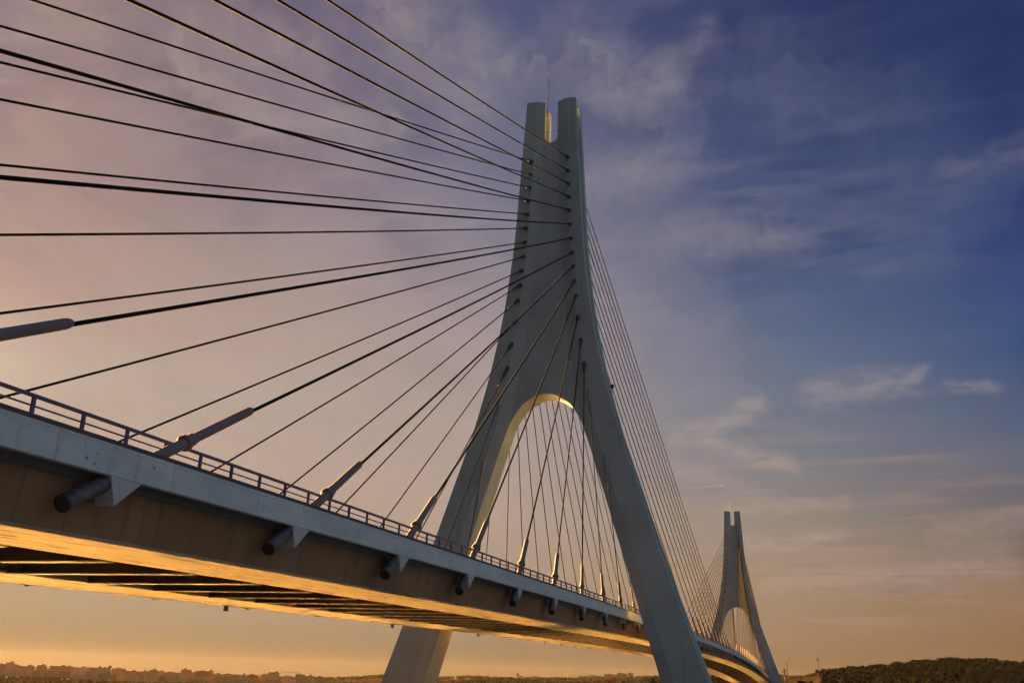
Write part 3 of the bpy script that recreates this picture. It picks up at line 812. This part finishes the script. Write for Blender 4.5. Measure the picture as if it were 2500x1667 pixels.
def tree(name, a, r, top_el, width, label, group=None, mat=M_SCRUB, per=420, crown=0.55):
    z0 = hill_z(a, r) if r < 1100 else far_z(a, r)
    zt = 20+r*math.tan(R_(top_el)); x, y, _ = at(a, r)
    rt = thing(name, (x, y, z0), label, 'tree', group); h = zt-z0
    b2 = []
    for k in range(9):
        q = random.uniform(0, 6.28); rr = width*0.28*random.random()
        b2.append((rr*math.cos(q), rr*math.sin(q), h*(1-crown*0.5)+random.uniform(-.22, .2)*h*crown, width*random.uniform(0.22, 0.34), h*crown*random.uniform(0.22, 0.32)))
    foliage('crown', b2, mat, rt, per=per//9, leaf=0.8)
    mb = MB(); mb.tube([(0, 0, -0.5), (0.05, 0, h*0.35), (0.12, 0.05, h*0.72)], [0.035*h, 0.026*h, 0.012*h], 8)
    for k in range(3):
        q = k*2.1; mb.tube([(0.05, 0, h*0.4), (0.14*h*math.cos(q), 0.14*h*math.sin(q), h*0.65)], [0.015*h, 0.007*h], 6)
    mb.build('trunk', M_TRUNK, rt)
    return rt


tree('tree', 7.1, 695, 1.87, 8.0, 'bushy dark tree standing highest on the hill ridge', crown=0.8)
tree('tree', -0.26, 425, 0.73, 7.5, 'rounded green tree at the foot of the hill beside the poles', crown=0.85)
tree('tree', 0.75, 640, 1.12, 4.2, 'small dark tree on the ridge just past the tallest pole', crown=0.8)
# palm by the tallest pole
x, y, _ = at(0.40, 640); z0 = hill_z(0.40, 640); hp = 20+640*math.tan(R_(1.03))-z0
pr = thing('palm_tree', (x, y, z0), 'thin little palm beside the tallest pole on the ridge', 'palm tree')
mb = MB(); mb.tube([(0, 0, -0.5), (0.1, 0, hp*0.5), (0.05, 0, hp-1)], [0.28, 0.22, 0.2], 8); mb.build('trunk', M_TRUNK, pr)
foliage('crown', [(0.05, 0, hp-0.7, 1.1, 1.3)], M_SCRUB, pr, per=120, leaf=0.7)

# utility poles
for (a, r, elv, nm) in ((-1.289, 455, 1.051, 'short thick power pole with crossarm, standing beside the distant pylon'),
                        (-1.141, 520, 1.372, 'thin bare pole with bent top beside the short power pole'),
                        (0.478, 615, 1.667, 'tallest slim power pole, standing at the end of the scrub ridge')):
    x, y, _ = at(a, r); z0 = hill_z(a, r)-0.5; h = 20+r*math.tan(R_(elv))-z0
    rt = thing('utility_pole', (x, y, z0), nm, 'utility pole', 'poles on the right bank')
    fat = 0.26 if 'thick' in nm else 0.16
    mb = MB(); mb.tube([(0, 0, 0), (0, 0, h)], [fat*1.5, fat], 10); mb.build('post', M_TRUNK, rt)
    if 'bent' in nm:
        mb = MB(); mb.tube([(0, 0, h-0.1), (-0.8, 0, h+0.15), (-1.1, 0, h-0.4)], 0.10, 6); mb.build('lamp_arm', M_STEEL, rt)
    else:
        mb = MB(); mb.box((-1.3, -0.08, h-1.3), (1.3, 0.08, h-1.1)); mb.box((-0.9, -0.06, h-0.35), (0.9, 0.06, h-0.2)); mb.build('crossarm', M_STEEL, rt)
        mb = MB()
        for q in (-1.2, -0.6, 0.6, 1.2): mb.tube([(q, 0, h-1.1), (q, 0, h-0.75)], 0.09, 6)
        mb.build('insulator', M_STEEL, rt)
        if 'thick' in nm:
            mb = MB(); mb.tube([(0.4, -0.3, h-4.6), (0.4, -0.3, h-3.4)], 0.38, 10); mb.build('transformer', M_STEEL, rt)

# ------------------------------------------------------------------ the town across the water
def town_wall(name, base):
    m, n, b = material(name)
    sp = n.node('ShaderNodeSeparateXYZ'); n.put(sp.inputs[0], n.node('ShaderNodeTexCoord').outputs['Object'])
    fx = n.m('FRACT', n.m('DIVIDE', sp.outputs[0], 3.1)); fz = n.m('FRACT', n.m('DIVIDE', sp.outputs[2], 3.0))
    wx = n.m('MULTIPLY', n.m('GREATER_THAN', fx, 0.3), n.m('LESS_THAN', fx, 0.75)); wz = n.m('MULTIPLY', n.m('GREATER_THAN', fz, 0.35), n.m('LESS_THAN', fz, 0.8))
    bigv = n.noise(n.comb(sp.outputs[0], sp.outputs[2]), 0.12, 3)
    c = n.mix(n.rng(bigv, 0.3, 0.7), tuple(x*0.85 for x in base), tuple(x*1.15 for x in base))
    c = n.mix(n.m('MULTIPLY', n.m('MULTIPLY', wx, wz), 0.6), c, (0.03, 0.028, 0.028))
    n.put(b.inputs['Base Color'], c); b.inputs['Roughness'].default_value = 0.9; b.inputs['Specular IOR Level'].default_value = 0.0
    return m


TONES = [town_wall('town_wall_'+n_, c) for n_, c in (('pale', (0.34, 0.25, 0.21)), ('ochre', (0.29, 0.18, 0.12)), ('brown', (0.21, 0.13, 0.09)), ('grey', (0.28, 0.22, 0.195)))]
TONE_N = ['pale', 'ochre', 'brown', 'grey']
SEG = [(-43.359, -42.992, -0.103), (-42.996, -42.719, -0.072), (-42.733, -42.343, 0.018), (-42.322, -42.098, -0.088), (-42.087, -41.411, -0.132), (-41.286, -40.829, -0.068),
       (-40.791, -40.639, -0.275), (-40.67, -39.609, -0.076), (-39.599, -38.778, -0.104), (-38.776, -37.885, -0.085), (-37.718, -37.016, -0.103), (-36.997, -36.452, -0.204),
       (-36.448, -35.817, -0.205), (-35.829, -35.44, -0.107), (-35.431, -35.122, -0.156), (-35.11, -34.282, -0.22), (-34.241, -33.719, -0.041), (-33.7, -33.49, -0.164),
       (-33.499, -32.824, -0.087), (-32.827, -32.594, -0.051), (-32.572, -32.063, -0.206), (-32.063, -31.529, -0.189), (-31.524, -31.245, -0.217), (-31.24, -30.875, -0.249),
       (-30.772, -30.275, -0.19), (-30.02, -29.672, -0.126), (-29.682, -29.114, -0.026), (-29.091, -28.214, -0.214), (-28.225, -27.718, -0.086), (-27.709, -27.156, -0.154),
       (-27.15, -26.483, -0.199), (-20.334, -19.579, 0.0), (-15.863, -15.633, 0.222), (-15.333, -14.758, 0.201), (-12.557, -12.076, 0.309), (-12.077, -11.962, 0.341),
       (-11.917, -11.551, 0.393), (-11.551, -11.094, 0.341), (-11.094, -10.388, 0.467), (-10.388, -9.842, 0.542), (-9.773, -9.478, 0.567), (-9.389, -8.485, 0.394)]


def building(a0, a1, top, r, tone, label, group, win=True):
    ac = (a0+a1)/2; w = r*R_(a1-a0); x, y, _ = at(ac, r); z0 = max(far_z(ac, r), 1.5)-1.0
    h = top-z0
    if h < 3: h = 3
    rt = thing('building', (x, y, z0), label, 'building', group); rt.rotation_euler = (0, 0, -R_(ac))
    d = random.uniform(10, 16); mt = TONES[tone]
    mb = MB(); mb.box((-w/2, 0, 0), (w/2, d, h)); mb.build('wall', mt, rt)
    mb = MB(); mb.box((-w/2-0.15, -0.15, h+0.003), (w/2+0.15, d+0.15, h+0.5))
    bx = random.uniform(-0.3, 0.1)*w
    mb.box((bx, 2, h+0.503), (bx+min(w*0.25, 5), min(d-2, 6), h+random.uniform(1.4, 2.6)))
    if w > 16: mb.box((bx+w*0.3, 3, h+0.503), (bx+w*0.3+2.5, 6, h+1.6))
    mb.build('roof', mt, rt)
    return rt


idx = 0
for (a0, a1, e) in SEG:
    idx += 1
    r = 1470+(idx*37 % 70) if a0 < -26 else 1980+(idx*41 % 90)
    w = r*R_(a1-a0); tone = [1, 2, 1, 0, 3, 1][idx % 6] if a0 < -26 else [0, 3, 1][idx % 3]
    shp = 'long' if w > 20 else ('narrow' if w < 9 else 'square')
    building(a0-0.01, a1+0.01, 20+r*math.tan(R_(e)), r, tone, f'hazy {TONE_N[tone]} {shp} flat-roofed block, {ordinal(idx)} along the far skyline from left', 'town blocks on the far skyline')
# lower row of houses along the water
idx = 0; a = -43.6
while a < -26.6:
    idx += 1; w = random.uniform(0.30, 0.75); r = 1405+random.uniform(-12, 15); tone = random.choice([0, 1, 1, 2, 3])
    e = random.uniform(-0.48, -0.27) if a < -34 else random.uniform(-0.5, -0.33)
    building(a, a+w-0.03, 20+r*math.tan(R_(e)), r, tone, f'low {TONE_N[tone]} waterfront house, {ordinal(idx)} from left along the far quay', 'waterfront houses on the far quay')
    a += w+random.choice([0, 0, 0.04])
# water towers, chimney, church spire, cranes
for (a, e, r, lab) in ((-37.82, 0.03, 1500, 'flared concrete water tower rising among the left town blocks'), (-15.936, 0.375, 1960, 'slim flared water tower standing on the wooded far ridge')):
    x, y, _ = at(a, r); z0 = far_z(a, r)-0.5; h = 20+r*math.tan(R_(e))-z0
    rt = thing('water_tower', (x, y, z0), lab, 'water tower', 'water towers of the town')
    mb = MB(); mb.tube([(0, 0, 0), (0, 0, h-3.6)], [1.2, 1.0], 12); mb.build('shaft', TONES[2], rt)
    mb = MB(); mb.tube([(0, 0, h-3.6), (0, 0, h-0.8), (0, 0, h)], [1.2, 2.4, 2.2], 14); mb.build('tank', TONES[2], rt)
x, y, _ = at(-36.05, 1480); z0 = far_z(-36.05, 1480)-0.5; h = 20+1480*math.tan(R_(-0.035))-z0
rt = thing('chimney', (x, y, z0), 'thin brick factory chimney poking above the low town roofs', 'chimney')
mb = MB(); mb.tube([(0, 0, 0), (0, 0, h-0.8)], [0.9, 0.5], 10); mb.build('shaft', TONES[1], rt); mb = MB(); mb.tube([(0, 0, h-0.9), (0, 0, h)], [0.65, 0.6], 10); mb.build('crown_ring', TONES[2], rt)
x, y, _ = at(-30.96, 1500); z0 = far_z(-30.96, 1500)-0.5; h = 20+1500*math.tan(R_(-0.07))-z0
rt = thing('church_tower', (x, y, z0), 'small church tower with pointed spire among low roofs', 'church tower')
mb = MB(); mb.box((-1.6, -1.6, 0), (1.6, 1.6, h-4)); mb.build('tower_wall', TONES[2], rt)
mb = MB(); mb.loft([[(-1.7, -1.7, h-4), (1.7, -1.7, h-4), (1.7, 1.7, h-4), (-1.7, 1.7, h-4)], [(-.1, -.1, h), (.1, -.1, h), (.1, .1, h), (-.1, .1, h)]]); mb.build('spire', TONES[2], rt)
for (a, e, r, jib, lab) in ((-28.2, 0.03, 1500, -18, 'pale tower crane with long jib above the large left blocks'), (-13.13, 0.36, 2000, 10, 'thin tower crane on the middle skyline, left of its pair'),
                            (-12.35, 0.36, 2000, -12, 'thin tower crane on the middle skyline beside pale blocks')):
    x, y, _ = at(a, r); z0 = far_z(a, r)-0.5; h = 20+r*math.tan(R_(e))-z0
    rt = thing('tower_crane', (x, y, z0), lab, 'crane', 'cranes in the town'); rt.rotation_euler = (0, 0, -R_(a))
    mb = MB(); mb.tube([(0, 0, 0), (0, 0, h+1.5)], 0.35, 4); mb.build('mast', TONES[1], rt)
    mb = MB(); mb.tube([(-jib*0.3, 0, h-0.3), (jib, 0, h-0.3)], 0.28, 4); mb.tube([(0, 0, h+1.5), (jib*0.7, 0, h-0.2)], 0.08, 4); mb.build('jib', TONES[1], rt)
# gabled house among the trees
x, y, _ = at(-12.82, 1650); z0 = far_z(-12.8, 1650)
rt = thing('house', (x, y, z0), 'dark gabled house standing among the trees of the middle shore', 'house'); rt.rotation_euler = (0, 0, R_(12.8))
h = 20+1650*math.tan(R_(0.10))-z0; hw = 1650*R_(0.52)/2
mb = MB(); mb.box((-hw, 0, -2), (hw, 10, h)); mb.build('wall', TONES[2], rt)
mb = MB(); mb.loft([[(-hw-.6, -.6, h), (hw+.6, -.6, h), (hw+.6, 10.6, h), (-hw-.6, 10.6, h)], [(-hw*.35, 4, h+3.2), (hw*.35, 4, h+3.2), (hw*.35, 6, h+3.2), (-hw*.35, 6, h+3.2)]]); mb.build('roof', TONES[2], rt)

# woods on the far shore
bl = []
TL = [(-26.4, -0.166), (-24.7, -0.066), (-23.58, 0.056), (-22, 0.03), (-20.5, 0.06), (-19.58, 0.099), (-18.78, 0.168), (-17.98, 0.172), (-17.4, 0.125), (-15.1, 0.177), (-12.58, 0.25), (-10, 0.36), (-8.08, 0.507), (-6.5, 0.6), (-5.12, 0.62), (-4.25, 0.55), (-1.63, 0.767), (-1.2, 0.738), (-0.56, 0.715), (0, 0.814), (0.3, 0.907), (2, 0.9)]
for i in range(760):
    a = random.uniform(-26.6, 1.5); r = random.uniform(2020, 2120); rx = random.uniform(2.5, 5.0)
    x, y, _ = at(a, r); zt = 20+r*math.tan(R_(itp(TL, a)+random.gauss(0, 0.014)))
    bl.append((x, y, zt-rx*0.8, rx, rx*0.85))
tag(foliage('far_ridge_woods', bl, M_FARLEAF, per=46, leaf=1.0), 'hazy brown treeline along the far ridge', None, None, 'stuff')
bl = []
FT = [(-26.5, -0.42), (-22, -0.4), (-20.25, -0.25), (-18.55, -0.01), (-16.7, 0.05), (-15.1, 0.11), (-13.26, 0.03), (-11.9, 0.10), (-10.5, 0.23), (-9.16, 0.28), (-8.15, 0.43), (-6, 0.3), (-2, 0.3), (1.5, 0.3)]
for i in range(900):
    a = random.uniform(-26.4, 1.0); r = random.uniform(1380, 1640); rx = random.uniform(2.5, 5.5)
    x, y, _ = at(a, r); top = 20+r*math.tan(R_(itp(FT, a)+random.gauss(-0.03, 0.035)))
    for q in range(4): bl.append((x, y, top-rx*0.8-q*rx*1.3, rx, rx*0.9))
tag(foliage('shore_woods', bl, M_FARLEAF, per=40, leaf=1.0), 'darker bank of rounded trees along the middle shore', None, None, 'stuff')
bl = []
for i in range(1500):
    a = random.uniform(-44.2, -25); r = random.uniform(1130, 1375); rx = random.uniform(1.2, 2.6)
    x, y, _ = at(a, r); e = -0.68+(0.08 if a < -39.6 else (-0.10 if a > -36.5 else 0))+random.gauss(0, 0.02)-(1375-r)*0.0010
    bl.append((x, y, max(2.5, 20+r*math.tan(R_(e))-rx*0.8), rx, rx*0.7))
tag(foliage('quay_trees', bl, M_FARLEAF, per=40, leaf=1.0), 'low dark line of trees along the far quay', None, None, 'stuff')

# old bowstring road bridge in front of the quay, and moored boats
rt = thing('arch_bridge', (0, 0, 0), 'old low bowstring arch bridge crossing before the far waterfront', 'bridge')
rA = 1300.0
for (a0, a1) in ((-37.55, -36.55), (-36.40, -35.40), (-35.25, -34.25), (-34.1, -33.1)):
    p0, p1 = np.array(at(a0, rA, 3.0)), np.array(at(a1, rA, 3.0))
    mb = MB(); mb.tube([p0+(p1-p0)*t+np.array([0, 0, 3.1*4*t*(1-t)]) for t in np.linspace(0, 1, 15)], 0.35, 6); mb.build('arch_rib', TONES[2], rt)
mb = MB(); p0, p1 = np.array(at(-37.9, rA, 2.6)), np.array(at(-32.6, rA, 2.6)); mb.tube([p0, p1], 0.5, 6); mb.build('roadway', TONES[2], rt)
for a in (-37.55, -36.47, -35.32, -34.17, -33.1):
    mb = MB(); p = np.array(at(a, rA, -1)); mb.tube([p, p+np.array([0, 0, 3.6])], 0.9, 8); mb.build('pier', TONES[2], rt)
M_HULL = plain('boat_white', (0.30, 0.29, 0.27), 0.5)
for i, (a, nm) in enumerate(((-42.6, 'white boat laid up farthest left on the dark far bank'), (-42.1, 'white motor boat laid up second from left on the bank'),
                             (-40.02, 'white boat, left of the close pair on the dark bank'), (-39.73, 'white boat, right of the close pair on the dark bank'),
                             (-37.75, 'lone white boat laid up beside the old arch bridge'))):
    x, y, _ = at(a, 1290); rt = thing('boat', (x, y, far_z(a, 1290)+1.6), nm, 'boat', 'boats laid up on the far bank'); rt.rotation_euler = (0, 0, random.uniform(0, 3))
    mb = MB(); mb.loft([[(-4*s, -1.2*w_, 0.9), (-4*s, 1.2*w_, 0.9), (-4*s, 0.8*w_, -0.3), (-4*s, -0.8*w_, -0.3)] for s, w_ in ((0.7, 0.6), (0.2, 1.0), (-0.6, 0.8), (-1.1, 0.1))]); mb.build('hull', M_HULL, rt)
    mb = MB(); mb.loft([[(-2.4, -0.9, 0.9), (1.0, -0.9, 0.9), (1.0, 0.9, 0.9), (-2.4, 0.9, 0.9)], [(-2.1, -0.75, 2.1), (0.4, -0.75, 2.1), (0.4, 0.75, 2.1), (-2.1, 0.75, 2.1)]]); mb.build('cabin', M_HULL, rt)

# ------------------------------------------------------------------ air
hm = bpy.data.materials.new('haze_air'); hm.use_nodes = True; hn = NT(hm.node_tree); hn.n.clear()
pv = hn.node('ShaderNodeVolumePrincipled'); pv.inputs['Color'].default_value = (0.95, 0.93, 0.9, 1); pv.inputs['Density'].default_value = 0.000011; pv.inputs['Anisotropy'].default_value = 0.3
ho = hn.node('ShaderNodeOutputMaterial'); hn.l.new(pv.outputs[0], ho.inputs['Volume'])
mb = MB(); mb.box((-HALF-60, -HALF-60, -2.2), (HALF+60, HALF+60, 84)); hz = mb.build('haze', hm)
tag(hz, 'thin warm evening haze over the estuary', None, None, 'stuff')
